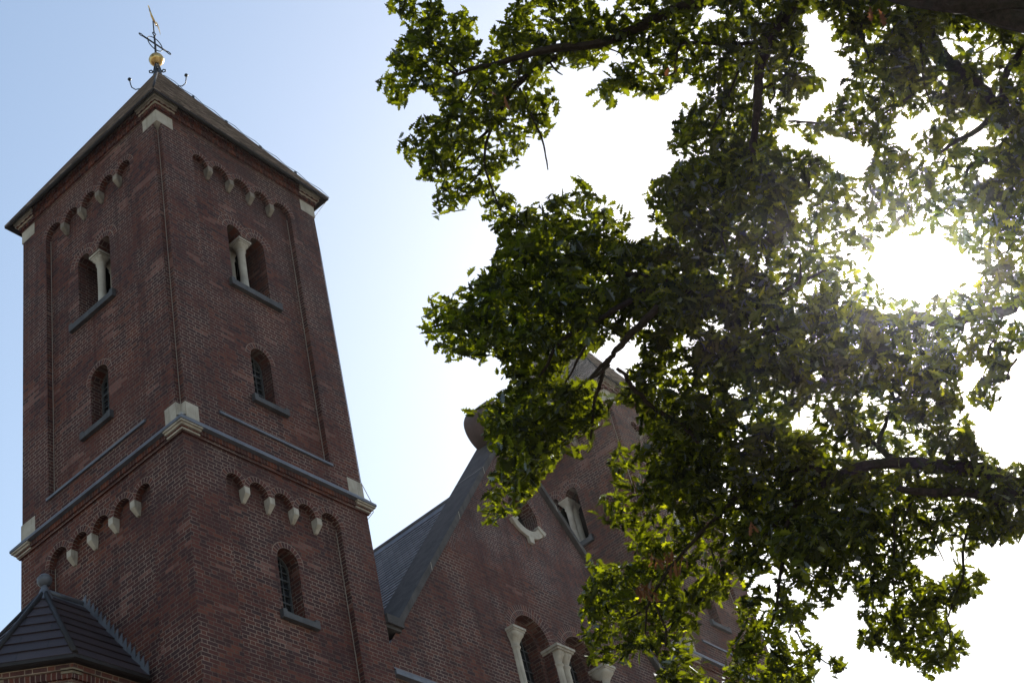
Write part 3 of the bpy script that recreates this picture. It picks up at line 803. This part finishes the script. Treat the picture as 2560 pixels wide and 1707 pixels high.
MAIN = px("""6 170,-700 170,0 190,100 270,140 325,150 330,200 300,240 265,290 225,330 200,400 150,420 145,500 95,580 130,600 180,640 240,710 290,670 310,640 340,580 390,560 440,590 480,640 500,670 470,720 470,780 400,770 330,800 290,850 255,970 280,1020 340,1100 355,1150 410,1170 460,1150 490,1200 490,1280 480,1390 470,1420 540,1420 580,1390 650,1370 700,1340 750,1290 800,1250 860,1280 880,1240 920,1180 930,1120 1000,1080 1040,1130 1045,1060 1020,1040 1070,1000 1115,1020 1100,960 1150,910 1210,880 1245,820 1275,770 1270,700 1310,660 1270,640 1245,570 1180,540 1250,490 1300,430 1350,450 1420,440 1480,420 1560,440 1600,440 1610,480 1560,540 1540,590 1480,620 1500,700 1530,660 1590,710 1640,690 1660,610 1720,590 1790,640 1850,580 1900,640 1940,660 1960,600 2010,580 2060,540 2110,560 2180,580
|t 134,870 210,900 240,1000 330,1090 270,1100 230,1060 100,1040 0,1010 |6 2110,680 2070,690 1980,740 2040,800 2060,850 2010,930 2040,970 2060,1000 2020,1080 1960,1160 1890,1180 1840,1210
|m 1775,80 1820,100 1815,170 1830,240 1805,280 1820,350 1890,330 1940,385 1985,350 1990,380 1960,430 1950,470 1890,410 1880,470 1830,490 1800,490 1730,490 1700,510 1660,500 1690,430 1695,400 1680,300 1640,250 1600,210 1570,170 1510,150 1430,150 1410,80 1420,50 1390,20 1320,10 1270,50 1245,80 1270,110 1230,130 1180,160 1100,170 1040,180 960,200 930,250 880,260 850,190 790,150 740,130 700,180 640,170 600,200 610,230 560,310 640,330 690,330 660,390 720,430 720,510 760,520 720,580 700,610 690,660 640,700 620,730 570,760 600,700 540,640 510,680 450,710 490,740 560,770 580,800 500,820 430,820 405,870 450,890 440,960 420,980 380,920 330,890 270,860 230,910 210,970 190,1010 180,1100 190,1190 210,1270 310,1310 390,1380 440,1350 470,1290 550,1340 570,1390 600,1350 650,1340 640,1260 630,1210 690,1240 700,1290 740,1330 800,1310 830,1290 790,1350 740,1390 725,1430 750,1500 800,1520 850,1529
|4 870,370 930,380 960,400 930,430 850,450 870,490 800,490 740,530 670,550 690,590 740,590 750,640 760,700 790,800 840,830 870,880 930,930 830,930 790,1000 770,1060 770,1090 775,1085 750,1160 770,1190 760,1270 830,1280 870,1240 930,1200 960,1210 1010,1200 1000,1120 1070,1080 1100,1040 1150,1000 1140,930 1200,910 1220,860 1250,820 1280,760 1320,720 1370,700 1440,690 1420,620 1480,640 1540,630 1570,590 1540,520 1600,500 1690,510 1740,590 1700,640 1740,740 1700,780 1590,790 1550,850 1530,910 1580,960 1570,1030 1500,1070 1460,1180 1500,1240 1560,1280 1610,1260 1640,1300 1640,1400
|b 530,500 440,550 400,560 390,480 340,430 270,430 225,550 270,580 290,650 220,720 170,850 180,960 190,1000 140,1070 170,1180 240,1210 270,1290 220,1330 240,1420 320,1410 370,1380 390,1300 420,1420 480,1370 560,1390 600,1420 680,1390 690,1310 740,1370 810,1410 820,1520 850,1568 850,1800 1260,1800 1260,1568 1250,1460 1210,1340 1130,1300 1100,1250 1170,1200 1180,1100 1160,1020 1100,1000 1120,940 1190,950 1280,920 1390,940 1410,870 1470,870 1510,1010 1560,1100 1580,1180 1470,1220 1440,1330 1420,1420 1390,1500 1300,1520 1300,1800
|8 740,1700 740,1540 765,1480 770,1380 740,1350 700,1330 690,1300 740,1310 755,1250 720,1190 660,1170 620,1120 600,1060 690,1110 720,1170 780,1200 850,1180 900,1130 870,1100 930,1070 950,1110 980,1170 970,1250 960,1330 970,1400 1040,1390 1090,1400 1110,1450 1210,1490 1240,1460 1290,1530 1330,1560 1350,1500 1440,1500 1490,1440 1490,1350 1430,1310 1400,1290 1380,1250 1420,1220 1470,1190 1480,1150 1560,1140 1610,1110 1590,1050 1540,1010 1480,1010 1470,950 1530,930 1570,890 1610,915 1660,880 1730,880 1768,830 2000,780 2400,700 2400,300 2000,420 1768,510 1700,510 1620,500 1560,450 1520,360 1490,280 1470,200 1450,120 1480,60
|r 1950,1380 2010,1340 2035,1330 2040,1480 |8 1560,60 1520,120 1510,190 1560,220 1600,240 1640,190 1640,140 1690,90 1690,40 |r 2180,1480 2230,1420 2250,1310 2340,1290 2450,1200 2450,1120 2280,1090 2240,1060 2260,1000 2300,1020 2352,1000 2700,950
|s 2850,700 2950,-300""")
HOLES = [px(q) for q in (
 "t 1100,130 1180,130 1240,120 1320,110 1390,240 1440,190 1500,270 1460,400 1540,440 1600,580 1680,620 1720,660 1650,690 1640,780 1590,820 1600,960 1490,1000 1400,1060 1340,1150 1200,1140 1100,1080 1150,1060 1200,1030 1200,960 1270,950 1240,860 1350,910 1430,900 1460,830 1370,770 1300,680 1200,640 1130,570 1220,570 1280,480 1200,400 1250,280 1180,220 1080,170",
 "t 920,1240 1060,1290 1180,1300 1230,1250 1280,1270 1200,1340 1240,1450 1260,1490 1340,1430 1400,1350 1450,1290 1540,1350 1640,1320 1700,1380 1740,1410 1800,1430 1840,1400 1880,1480 1900,1568 |7 1390,1000 1385,1050 1340,1110 1280,1150 1220,1110 1150,1100 1110,1040 1070,1000 1010,1010 960,980 870,930 780,930 730,900",
 "t 180,20 260,40 380,100 450,70 560,90 540,140 460,130 450,190 390,210 430,220 280,240 190,270 190,200 140,170 190,150",
 "6 540,-700 540,0 530,60 500,120 560,120 560,90 610,60 690,60 790,120 770,200 780,310 790,350 830,330 890,310 850,270 870,200 930,140 970,100 930,60 980,20 1000,0 1000,-700",
 "6 1490,0 1540,30 1570,80 1650,90 1660,20 1600,0", "6 1050,-300 1050,0 1080,30 1140,40 1160,0 1160,-300",
 "7 1770,170 1850,150 1880,190 1830,220 1880,260 1940,310 1950,360 1910,400 1840,340 1810,300",
 "7 1800,450 1870,460 1850,520 1800,510", "7 2080,320 2180,260 2230,240 2160,290 2200,370 2240,390 2170,380 2120,350 2060,340",
 "7 1460,800 1530,770 1600,760 1680,720 1780,690 1820,720 1850,780 1780,790 1740,850 1690,850 1650,860 1620,890 1680,900 1650,960 1660,1010 1600,1030 1560,960 1520,930 1500,860",
 "7 1960,800 2020,740 2100,770 2130,790 2080,830 1960,890 1900,910 1890,870", "7 1990,870 2060,830 2160,870 2120,900 2120,960 2060,960 2000,990 1980,910",
 "7 2040,1090 2120,1060 2180,1090 2160,1130 2070,1150 2040,1120",
 "r 1200,470 1270,560 1210,620 1170,640 1250,700 1230,790 1330,800 1340,900 1440,880 1500,950 1590,900 1660,940 1700,870 1800,900 1830,810 1920,780 1860,700 1960,660 1860,600 1900,490 1800,500 1800,410 1710,450 1650,370 1570,440 1510,370 1440,450 1380,390 1340,470 1250,410",  # gap widened round the sun, shaped like its white glare
 "r 660,190 740,180 800,200 780,300 700,370 640,330 690,290", "r 600,400 680,400 680,430 620,440", "r 570,700 610,730 630,810 590,800",
 "r 700,830 800,760 880,780 880,850 800,850 740,890", "r 370,980 470,1040 500,1090 420,1050", "r 0,1050 110,1060 190,1110 130,1170 60,1110 0,1090", "r 0,640 90,620 60,680 0,720",
 "r 1050,510 1110,530 1170,600 1180,700 1120,650 1060,610", "r 1380,230 1470,220 1440,270 1390,300", "r 1740,350 1850,310 1870,370 1760,390",
 "4 1280,260 1380,230 1410,200 1480,180 1490,120 1560,150 1600,140 1650,120 1740,120 1690,180 1740,230 1700,300 1640,330 1660,390 1600,400 1540,440 1530,490 1490,540 1470,520 1480,440 1440,390 1340,380 1270,370 1290,320",
 "8 400,240 450,270 440,320 410,350 380,290", "8 640,260 700,230 720,270 650,300", "8 990,440 1030,420 1060,480 1020,500", "8 1030,290 1090,260 1060,340", "8 1070,400 1130,380 1150,460 1100,440",
 "8 1300,650 1380,650 1390,690 1300,670", "8 1250,930 1260,960 1310,980 1340,940 1360,870 1400,860 1420,890 1440,930 1460,990 1420,1000 1380,1060 1380,1090 1330,1090 1310,1040 1240,1030 1220,980 1210,950",
 "8 490,1060 520,1020 560,1030 555,1080 500,1100 480,1090", "8 910,1000 950,960 960,1030 930,1060",
 "b 1620,700 1700,640 1830,570 1870,640 1860,720 1830,820 1750,720 1690,760 1620,840", "b 1770,970 1850,960 1830,1030 1780,1100 1750,1060", "b 1590,400 1640,370 1620,470 1590,480",
 "m 800,940 830,930 840,980 800,980", "m 1000,930 1040,930 1040,990 1000,1000", "m 1200,1060 1260,1050 1270,1090 1210,1080", "m 1430,650 1470,680 1440,710", "m 880,760 920,780 950,860 900,830",
)]
ISLES = [px("8 825,1480 880,1440 900,1480 870,1540 830,1520"), px("4 1300,800 1370,790 1400,850 1350,880 1300,850"), px("4 1395,735 1440,740 1430,780 1400,775")]
# thick, dark masses inside the crown
DENSE = [px("m 620,760 900,430 1250,300 1600,500 1900,520 1960,470 2100,350 2352,300 2352,1000 1900,1000 1400,900 1450,1250 900,1200 700,1300 300,1200 450,980"),
         px("4 960,480 1300,380 1450,400 1400,680 1150,900 900,850 780,650"), px("b 200,750 700,600 700,900 200,950"), px("8 0,150 300,200 700,350 900,560 1200,560 1000,860 700,1000 200,700 0,600"),
         px("7 20,1150 600,850 850,1250 850,1551 0,1551"), px("r 0,850 1100,1000 1800,1050 1900,1400 1300,1529 0,1529"), px("7 1650,0 2352,0 2352,200 1900,150 1720,350 1600,600 1450,500")]

STEP = 4; GX0, GY0, GW, GH = -300+900, -320, 600, 620           # raster of the outlines, 4 px cells
def raster(poly, xs, ys):
    P = np.array(poly); Q = np.roll(P, -1, 0)
    ins = np.zeros((len(ys), len(xs)), bool)
    for (x0, y0), (x1, y1) in zip(P, Q):
        if y0 == y1: continue
        c = (ys > min(y0, y1)) & (ys <= max(y0, y1))
        if not c.any(): continue
        xi = x0+(ys[c]-y0)*(x1-x0)/(y1-y0)
        ins[c] ^= xs[None, :] < xi[:, None]
    return ins
xs = GX0+STEP*np.arange(GW); ys = GY0+STEP*np.arange(GH)
mask = raster(MAIN, xs, ys)
for h in HOLES: mask &= ~raster(h, xs, ys)
for h in ISLES: mask |= raster(h, xs, ys)
dense = np.zeros_like(mask)
for d in DENSE: dense |= raster(d, xs, ys)
def grow(mk, n):
    for _ in range(n):
        q = mk.copy(); q[1:] |= mk[:-1]; q[:-1] |= mk[1:]; q[:, 1:] |= mk[:, :-1]; q[:, :-1] |= mk[:, 1:]; mk = q
    return mk
okmask = grow(mask, 2)
def look(mk, x, y):
    i = ((y-GY0)/STEP).round().astype(int).clip(0, GH-1); j = ((x-GX0)/STEP).round().astype(int).clip(0, GW-1)
    return mk[i, j]
CAMa = np.array(CAM); Fa, Ra, Ua = np.array(_F), np.array(CR), np.array(CU)
def unproj(x, y, d):
    v = Fa[None]+Ra[None]*((x-1280)/FPX)[:, None]-Ua[None]*((y-853.5)/FPX)[:, None]
    return CAMa+v*d[:, None]
def proj(p):
    v = p-CAMa; z = v@Fa
    return 1280+FPX*(v@Ra)/z, 853.5-FPX*(v@Ua)/z
def depth0(x, y):
    return 10.6+(2560-x)/1700*1.3+.55*np.sin(x/210+1.3)*np.cos(y/260)+.35*np.sin(y/140+x/330)

rng = np.random.default_rng(11)
HALF = np.array([(0, 0), (.06, .025), (.17, .045), (.25, .115), (.30, .055), (.37, .10), (.45, .215), (.51, .10), (.58, .13), (.68, .225), (.73, .11), (.80, .12), (.88, .155), (.91, .07), (1.0, .0)])
def make_leaves(base, axis, nrm, L, wid):
    """lobed, slightly folded and curled leaves; returns verts, faces"""
    n = len(base); k = len(HALF)
    side = np.cross(nrm, axis); side /= np.linalg.norm(side, axis=1)[:, None]+1e-9
    up = np.cross(axis, side)
    fold = rng.uniform(.15, .55, n); curl = rng.uniform(-.05, .32, n)
    V = []
    for s in (1, -1):
        a = HALF[:, 0][None, :]*L[:, None]
        b = HALF[:, 1][None, :]*L[:, None]*wid[:, None]*rng.uniform(.85, 1.15, (n, 1))
        h = b*fold[:, None]-curl[:, None]*L[:, None]*HALF[:, 0][None]**2
        V.append(base[:, None]+axis[:, None]*a[..., None]+side[:, None]*(s*b)[..., None]+up[:, None]*h[..., None])
    return np.stack(V, 1).reshape(-1, 3), n, k

def leaf_object(name, mat, base, axis, nrm, L, wid, tone, parent):
    V, n, k = make_leaves(base, axis, nrm, L, wid)
    me = bpy.data.meshes.new(name); nf = 2*n
    me.vertices.add(len(V)); me.vertices.foreach_set("co", V.astype('f').ravel())
    idx = np.arange(len(V)).reshape(nf, k); idx[1::2] = idx[1::2, ::-1]
    me.loops.add(nf*k); me.loops.foreach_set("vertex_index", idx.ravel().astype('i'))
    me.polygons.add(nf); me.polygons.foreach_set("loop_start", (np.arange(nf)*k).astype('i'))
    me.polygons.foreach_set("loop_total", np.full(nf, k, 'i'))
    at = me.attributes.new("tone", 'FLOAT', 'POINT'); at.data.foreach_set("value", np.repeat(tone, 2*k).astype('f'))
    me.materials.append(mat); me.update(calc_edges=True); me.validate()
    o = bpy.data.objects.new(name, me); COL.objects.link(o); o.parent = parent
    return o
def unit(v): return v/(np.linalg.norm(v, axis=-1, keepdims=True)+1e-9)

def sprays(cx, cy, cd, per, twig_dir=None):
    """whorls of leaves round twig ends"""
    n = len(cx); C = unproj(cx, cy, cd)
    td = unit(rng.normal(0, 1, (n, 3))*np.array([1, 1, .45])+np.array([-.35, .05, -.22]))
    k = per; m = n*k
    td_ = np.repeat(td, k, 0)
    ax = unit(td_*rng.uniform(.1, .9, (m, 1))+unit(rng.normal(0, 1, (m, 3))*np.array([1, 1, .55]))*.85+np.array([0, 0, -.30]))
    base = np.repeat(C, k, 0)-td_*rng.uniform(0, .13, (m, 1))+rng.normal(0, .012, (m, 3))
    L = rng.uniform(.072, .138, m)*rng.choice([1, 1, .8], m)
    nr = unit(rng.normal(0, .55, (m, 3))+np.array([0, 0, 1.0])+.35*np.array(SUN))
    return base, ax, nr, L

tree = thing("oak_tree", "large oak reaching in from the right, dark lobed leaves lit through against the sun", "tree", (-3.2, -16.6, 0))
TLOC = np.array([-3.2, -16.6, 0.0])

iy, ix = np.nonzero(mask)
pool_x = xs[ix].astype(float); pool_y = ys[iy].astype(float); pool_d = dense[iy, ix]
def pick(n, sel):
    q = np.flatnonzero(sel); c = rng.choice(q, n, replace=True)
    return pool_x[c]+rng.uniform(-2, 2, n), pool_y[c]+rng.uniform(-2, 2, n)
ins = (pool_x < 2640) & (pool_y > -80) & (pool_y < 1780)
parts = []
def add(n, sel, th, per=7, bias=0):
    x, y = pick(n, sel)
    d = depth0(x, y)+rng.uniform(-.5, .5, n)*th+bias
    b, a, nr, L = sprays(x, y, d, per)
    tip = b+a*L[:, None]; mid = b+a*(L*.5)[:, None]
    keep = look(okmask, *proj(tip)) & look(okmask, *proj(mid)) & look(grow(okmask, 1), *proj(b+a*(L*.75)[:, None]))
    lx, ly = proj(mid); keep &= rng.uniform(0, 1, len(b)) < np.clip(.42+.58*(np.hypot(lx-2297, ly-672)-110)/260, .42, 1)     # leaves thinned out round the sun to stand for its glare
    parts.append((b[keep], a[keep], nr[keep], L[keep]))
A_IN, A_D = (ins & ~pool_d).sum(), (ins & pool_d).sum()
add(int(A_IN*16*.0195/7), ins & ~pool_d, .9)
add(int(A_D*16*.043/7), ins & pool_d, 1.9)
add(1500, ~ins, 1.6)
b, a, nr, L = (np.concatenate([p[i] for p in parts]) for i in range(4))
tone = rng.beta(1.25, 2.6, len(b)); wid = rng.uniform(.9, 1.25, len(b))
leaf_object("foliage", LEAF, b-TLOC, a, nr, L, wid, tone, tree)
# a few withered sprays and yellowing leaf tips
dx, dy = [], []
for x, y, s in (("b", 820, 540), ("b", 960, 560), ("b", 810, 680), ("b", 720, 740), ("b", 800, 780), ("b", 810, 830), ("b", 860, 520), ("b", 1640, 220), ("6", 1955, 450), ("6", 940, 640), ("t", 1950, 130)):
    ox, oy, sc = FRM[x]; dx.append(ox+y/sc); dy.append(oy+s/sc)
dx, dy = np.array(dx), np.array(dy)
B_, A_, N_, L_ = sprays(dx, dy, depth0(dx, dy)-1.0, 6)
A_ = unit(A_+np.array([0, 0, -1.0])); q = np.ones(len(B_), bool); q[42:] = np.arange(len(B_)-42) % 6 < 2
leaf_object("withered_leaves", DEADLEAF, (B_-TLOC)[q], A_[q], N_[q], L_[q]*.95, rng.uniform(.8, 1.1, q.sum()), rng.uniform(.2, 1, q.sum()), tree)

# ---- boughs: picture polylines with real distance; radii in metres
BOUGH = [
 ("6 2700,-230 2400,-90 2180,20 2000,90 1800,190 1620,270 1450,300 1250,320 1080,360 960,400 850,430 730,450 640,485 560,450", .052, .009, 0),
 ("6 1420,305 1370,330 1250,390 1130,460 1070,520 1000,590 920,720 840,850 740,940 660,1010 600,1090", .026, .006, 0),
 ("6 1040,575 1110,730 1170,860 1195,930 1215,1030 1227,1110", .011, .005, -.1), ("6 860,840 820,950 815,1080 850,1200 885,1290 920,1370 1010,1420 1100,1500", .012, .005, -.1),
 ("6 1130,460 980,560 860,640 780,700", .014, .005, 0), ("6 830,460 760,560 680,660 560,690", .011, .004, .1), ("6 640,470 560,400 480,330 380,200", .010, .004, .1),
 ("6 1080,360 1040,470 1030,560", .010, .005, -.1), ("6 880,830 930,960", .007, .004, 0), ("6 815,1090 700,1220 650,1225", .008, .004, 0), ("6 1240,410 1290,470 1325,490", .008, .004, -.1), ("6 1560,300 1700,350 1720,420", .007, .003, 0),
 ("t 1300,-400 1200,-120 1130,10 1000,200 880,350 820,520 780,660 765,830 760,1000 745,1150 720,1400 700,1568 |7 590,1000 570,1150", .055, .018, -.1),
 ("t 795,868 860,850 893,822 925,880 915,960 870,1012", .012, .007, -.15), ("t 880,380 600,430 300,430 0,445 |6 2050,480 1900,480", .020, .005, 0),
 ("t 700,480 620,580 |t 460,980 360,1180 300,1300", .012, .006, 0), ("t 610,1178 510,1240", .008, .004, -.1), ("t 1060,1188 1200,1195 1360,1212", .008, .004, 0), ("t 960,860 1060,940", .008, .004, 0),
 ("7 1300,-100 1450,100 1660,200 1740,290 1850,380 1900,440 2000,500 2100,600 2170,690 2230,780 2352,930 2500,1150", .032, .062, .3),
 ("7 2130,770 2040,850 1900,920 1800,1000", .024, .008, 0), ("7 1640,610 1500,700 1440,740", .013, .005, 0), ("7 2480,200 2352,300 2280,400 2230,480 2220,620 2240,790", .020, .030, .1), ("7 1900,455 1800,455", .012, .006, 0), ("7 2230,240 2160,290 2060,345", .009, .004, 0), ("7 1560,580 1480,620", .007, .004, 0), ("7 1130,0 1100,60", .009, .004, 0),
 ("7 1400,-20 1550,-5 1700,25 1850,5 2000,20 2150,-10 2352,10 2700,120", .040, .085, .6), ("7 2120,1040 2060,1040 2000,1080 1980,1130", .018, .007, 0), ("7 950,1150 965,1200 930,1230 1000,1250", .012, .006, 0), ("7 880,790 960,790 1030,800", .009, .005, 0),
 ("m 2352,870 2100,830 1900,760 1700,720 1500,700", .040, .012, -.1), ("m 1830,840 1750,880 1600,970 1450,1060 1300,1130 1150,1250 1080,1390 1020,1480", .026, .007, -.2), ("m 1380,1230 1330,1310 1260,1440 1210,1529", .011, .006, -.3),
 ("m 1900,950 1780,1080 1680,1180 1620,1250 1580,1290 1540,1345 1480,1400 1380,1510", .028, .012, -.3), ("m 1545,1345 1500,1420 1470,1529 |4 1450,500 1440,620 1428,735", .018, .007, -.35), ("4 1545,270 1480,330 1400,380 1340,440", .014, .007, -.3),
 ("4 1590,300 1640,340 1680,410 1750,480 1840,560 2000,650 2100,760", .012, .020, -.3), ("4 1655,345 1660,310", .008, .005, -.3),
 ("r 560,870 620,830 690,790 760,760 830,720 900,690", .020, .007, -.1), ("r 690,790 710,720 700,600", .013, .006, -.1), ("r 580,720 620,705", .005, .003, 0), ("r 150,600 155,520 125,420 170,400", .007, .004, -.6),
 ("r 2700,650 2352,870 2230,985 2010,1010 1800,1090 1560,1035 1390,1070 1150,1000 1000,1045 820,1015 700,1050 500,985 350,950 260,880 100,860 0,820 |m 1900,800", .055, .022, 1.7), ("r 580,1105 480,1130 400,1160 300,1195 100,1280", .028, .012, -.1), ("r 400,1170 470,1260", .010, .005, 0), ("r 2090,1310 2100,1250 2140,1200", .010, .005, 0), ("r 2300,1340 2240,1430 2240,1500", .008, .004, 0),
 ("8 2000,760 1768,635 1690,592 1600,545 1500,522 1350,512 1160,498 1000,510 850,570 700,660 600,760 450,900", .075, .016, .1), ("8 1720,640 1650,685 1580,660 1480,640 1250,640 1150,620", .050, .022, -.1),
 ("8 1165,500 1100,455 1060,410 1100,300 1112,250", .028, .010, -.1), ("8 1060,415 1030,400", .018, .012, -.1), ("8 850,560 700,520 500,560 400,640 300,740 180,850", .030, .012, -.2), ("8 1250,640 1205,720 1180,790", .013, .006, 0), ("8 1000,520 950,590 850,620", .013, .006, 0),
 ("8 640,740 610,830 600,950 580,1060 570,1170 545,1280", .016, .009, -.1), ("8 1130,740 1140,850 1130,1050 1150,1200", .009, .005, 0), ("8 1500,800 1470,930 1475,1040 1440,1130 1400,1240", .011, .006, 0), ("8 1310,830 1340,890 1380,975", .006, .003, -.1), ("8 700,1380 770,1440 830,1480 860,1470", .006, .003, 0), ("8 660,1310 700,1390", .006, .004, 0), ("8 570,1170 620,1220 700,1280", .009, .005, 0), ("8 1390,1250 1410,1310 1400,1420", .007, .004, 0),
 ("b 1240,250 1100,400 900,640 760,890 740,1000 730,1150", .016, .006, -.3), ("b 760,900 650,980 560,1020", .010, .005, -.3), ("b 820,900 880,1040 910,1120 900,1250", .010, .006, -.3), ("b 1290,400 1340,560 1400,700", .008, .004, -.1), ("b 930,660 880,720", .006, .003, -.4),
 ("7 1680,130 1700,500 1760,700", .012, .005, 0), ("7 1300,150 1340,350 1390,420", .011, .005, 0),
]
def bez(P, n):
    """smooth polyline through points"""
    P = np.array(P); t = np.linspace(0, len(P)-1, (len(P)-1)*n+1); out = []
    for u in t:
        i = min(int(u), len(P)-2); f = u-i
        p0, p1, p2, p3 = P[max(i-1, 0)], P[i], P[i+1], P[min(i+2, len(P)-1)]
        out.append(.5*((2*p1)+(-p0+p2)*f+(2*p0-5*p1+4*p2-p3)*f*f+(-p0+3*p1-3*p2+p3)*f**3))
    return np.array(out)
for k, (sp, r0, r1, off) in enumerate(BOUGH):
    P = np.array(px(sp)); D = depth0(P[:, 0], P[:, 1])-.25+off
    D = D*.35+D.mean()*.65
    W3 = bez(unproj(P[:, 0], P[:, 1], D), 4); n = len(W3)
    W3 = W3+rng.normal(0, 1, W3.shape)*min(r0, r1)*.25
    rad = [(r0+(r1-r0)*i/(n-1))*rng.uniform(.9, 1.12) for i in range(n)]
    mb = MB(); mb.tube([Vector(p-TLOC) for p in W3], rad, 8 if max(r0, r1) > .02 else 6)
    mb.build("bough" if max(r0, r1) > .03 else ("branch" if max(r0, r1) > .011 else "twig"), BARK, tree, weld=False)
# trunk and the main limbs that lead out of the picture to it
tk = MB(); tk.tube([(0, 0, -.1), (.02, .02, .5), (.05, .05, 1.5), (0, .1, 3), (-.1, .1, 4.6), (-.1, .2, 6.0)], [.62, .46, .40, .37, .34, .30], 16)
tk.build("trunk", BARK, tree)
LIMBS = []
def limb(end_px, off, r0, r1, z0):
    P = np.array(px(end_px)); e = unproj(P[:, 0], P[:, 1], depth0(P[:, 0], P[:, 1])-.25+off)[0]-TLOC
    s = np.array([-.1, .15, z0]); c = s*.45+e*.55+np.array([0, 0, -.45])
    q = bez([s, s*.75+c*.28+rng.normal(0, .09, 3), c+rng.normal(0, .12, 3), c*.35+e*.65+rng.normal(0, .08, 3), e], 7); n = len(q)
    q = q+rng.normal(0, .012, q.shape); LIMBS.append(q)
    mb = MB(); mb.tube([Vector(p) for p in q], [(r0+(r1-r0)*(i/(n-1))**.7)*rng.uniform(.93, 1.08) for i in range(n)], 12); mb.build("limb", BARK, tree, weld=False)
limb("8 2000,760", .1, .17, .077, 4.2); limb("r 2700,650", 1.7, .15, .055, 4.8); limb("7 2500,1150", .3, .12, .062, 5.2)
limb("7 2700,120", .6, .18, .085, 5.8); limb("6 2700,-230", 0, .12, .054, 5.9); limb("t 1300,-400", -.1, .12, .056, 5.95)

# leafy side shoots along the limbs, out of the picture to the right
P3, TW = [], MB()
for q in LIMBS:
    for _ in range(30):
        a0 = q[rng.integers(len(q)//4, len(q))]; v = unit(rng.normal(0, 1, 3)*np.array([1, 1, .5])+np.array([.1, 0, .12])); ln = rng.uniform(.5, 1.5)
        m_ = a0+v*ln*.55+rng.normal(0, .08, 3); e_ = a0+v*ln+np.array([0, 0, -.15])
        xx, yy = proj(np.stack([m_, e_, e_+.2, e_-.2, m_+.3])+TLOC)
        if ((xx > -50) & (xx < 2640) & (yy > -60) & (yy < 1780)).any(): continue
        TW.tube([Vector(a0), Vector(m_), Vector(e_)], [.02, .012, .004], 5)
        for f in rng.uniform(.3, 1.05, 26): P3.append(a0+(e_-a0)*f+rng.normal(0, .16, 3))
P3 = np.array(P3)+TLOC; n7 = 7
v_ = P3-CAMa; dd = v_@Fa; X_, Y_ = proj(P3)
B2, A2, N2, L2 = sprays(X_, Y_, dd, n7)
t_ = B2+A2*L2[:, None]; X_, Y_ = proj(t_)
k_ = ~((X_ > -20) & (X_ < 2600) & (Y_ > -40) & (Y_ < 1750)) & (((t_-CAMa)@Fa) > .5)
leaf_object("foliage", LEAF, (B2-TLOC)[k_], A2[k_], N2[k_], L2[k_], rng.uniform(.9, 1.25, k_.sum()), rng.beta(1.25, 2.6, k_.sum()), tree)
TW.build("twig", BARK, tree, weld=False)

# ------------------------------------------------------------------ added scattering volume: sun glare and veil over the far tower
hz = MB(); hz.box((-1502, -1502, -1), (1502, 1502, 34))
hm = bpy.data.materials.new("glare_volume"); hm.use_nodes = True; hn = hm.node_tree; hn.nodes.remove(hn.nodes["Principled BSDF"])
pv = hn.nodes.new("ShaderNodeVolumePrincipled"); pv.inputs["Color"].default_value = (1, .99, .97, 1)
pv.inputs["Density"].default_value = 0.0002; pv.inputs["Anisotropy"].default_value = 0.94
hn.links.new(pv.outputs[0], hn.nodes["Material Output"].inputs["Volume"])
tag(hz.build("glare_haze", hm), kind="stuff")
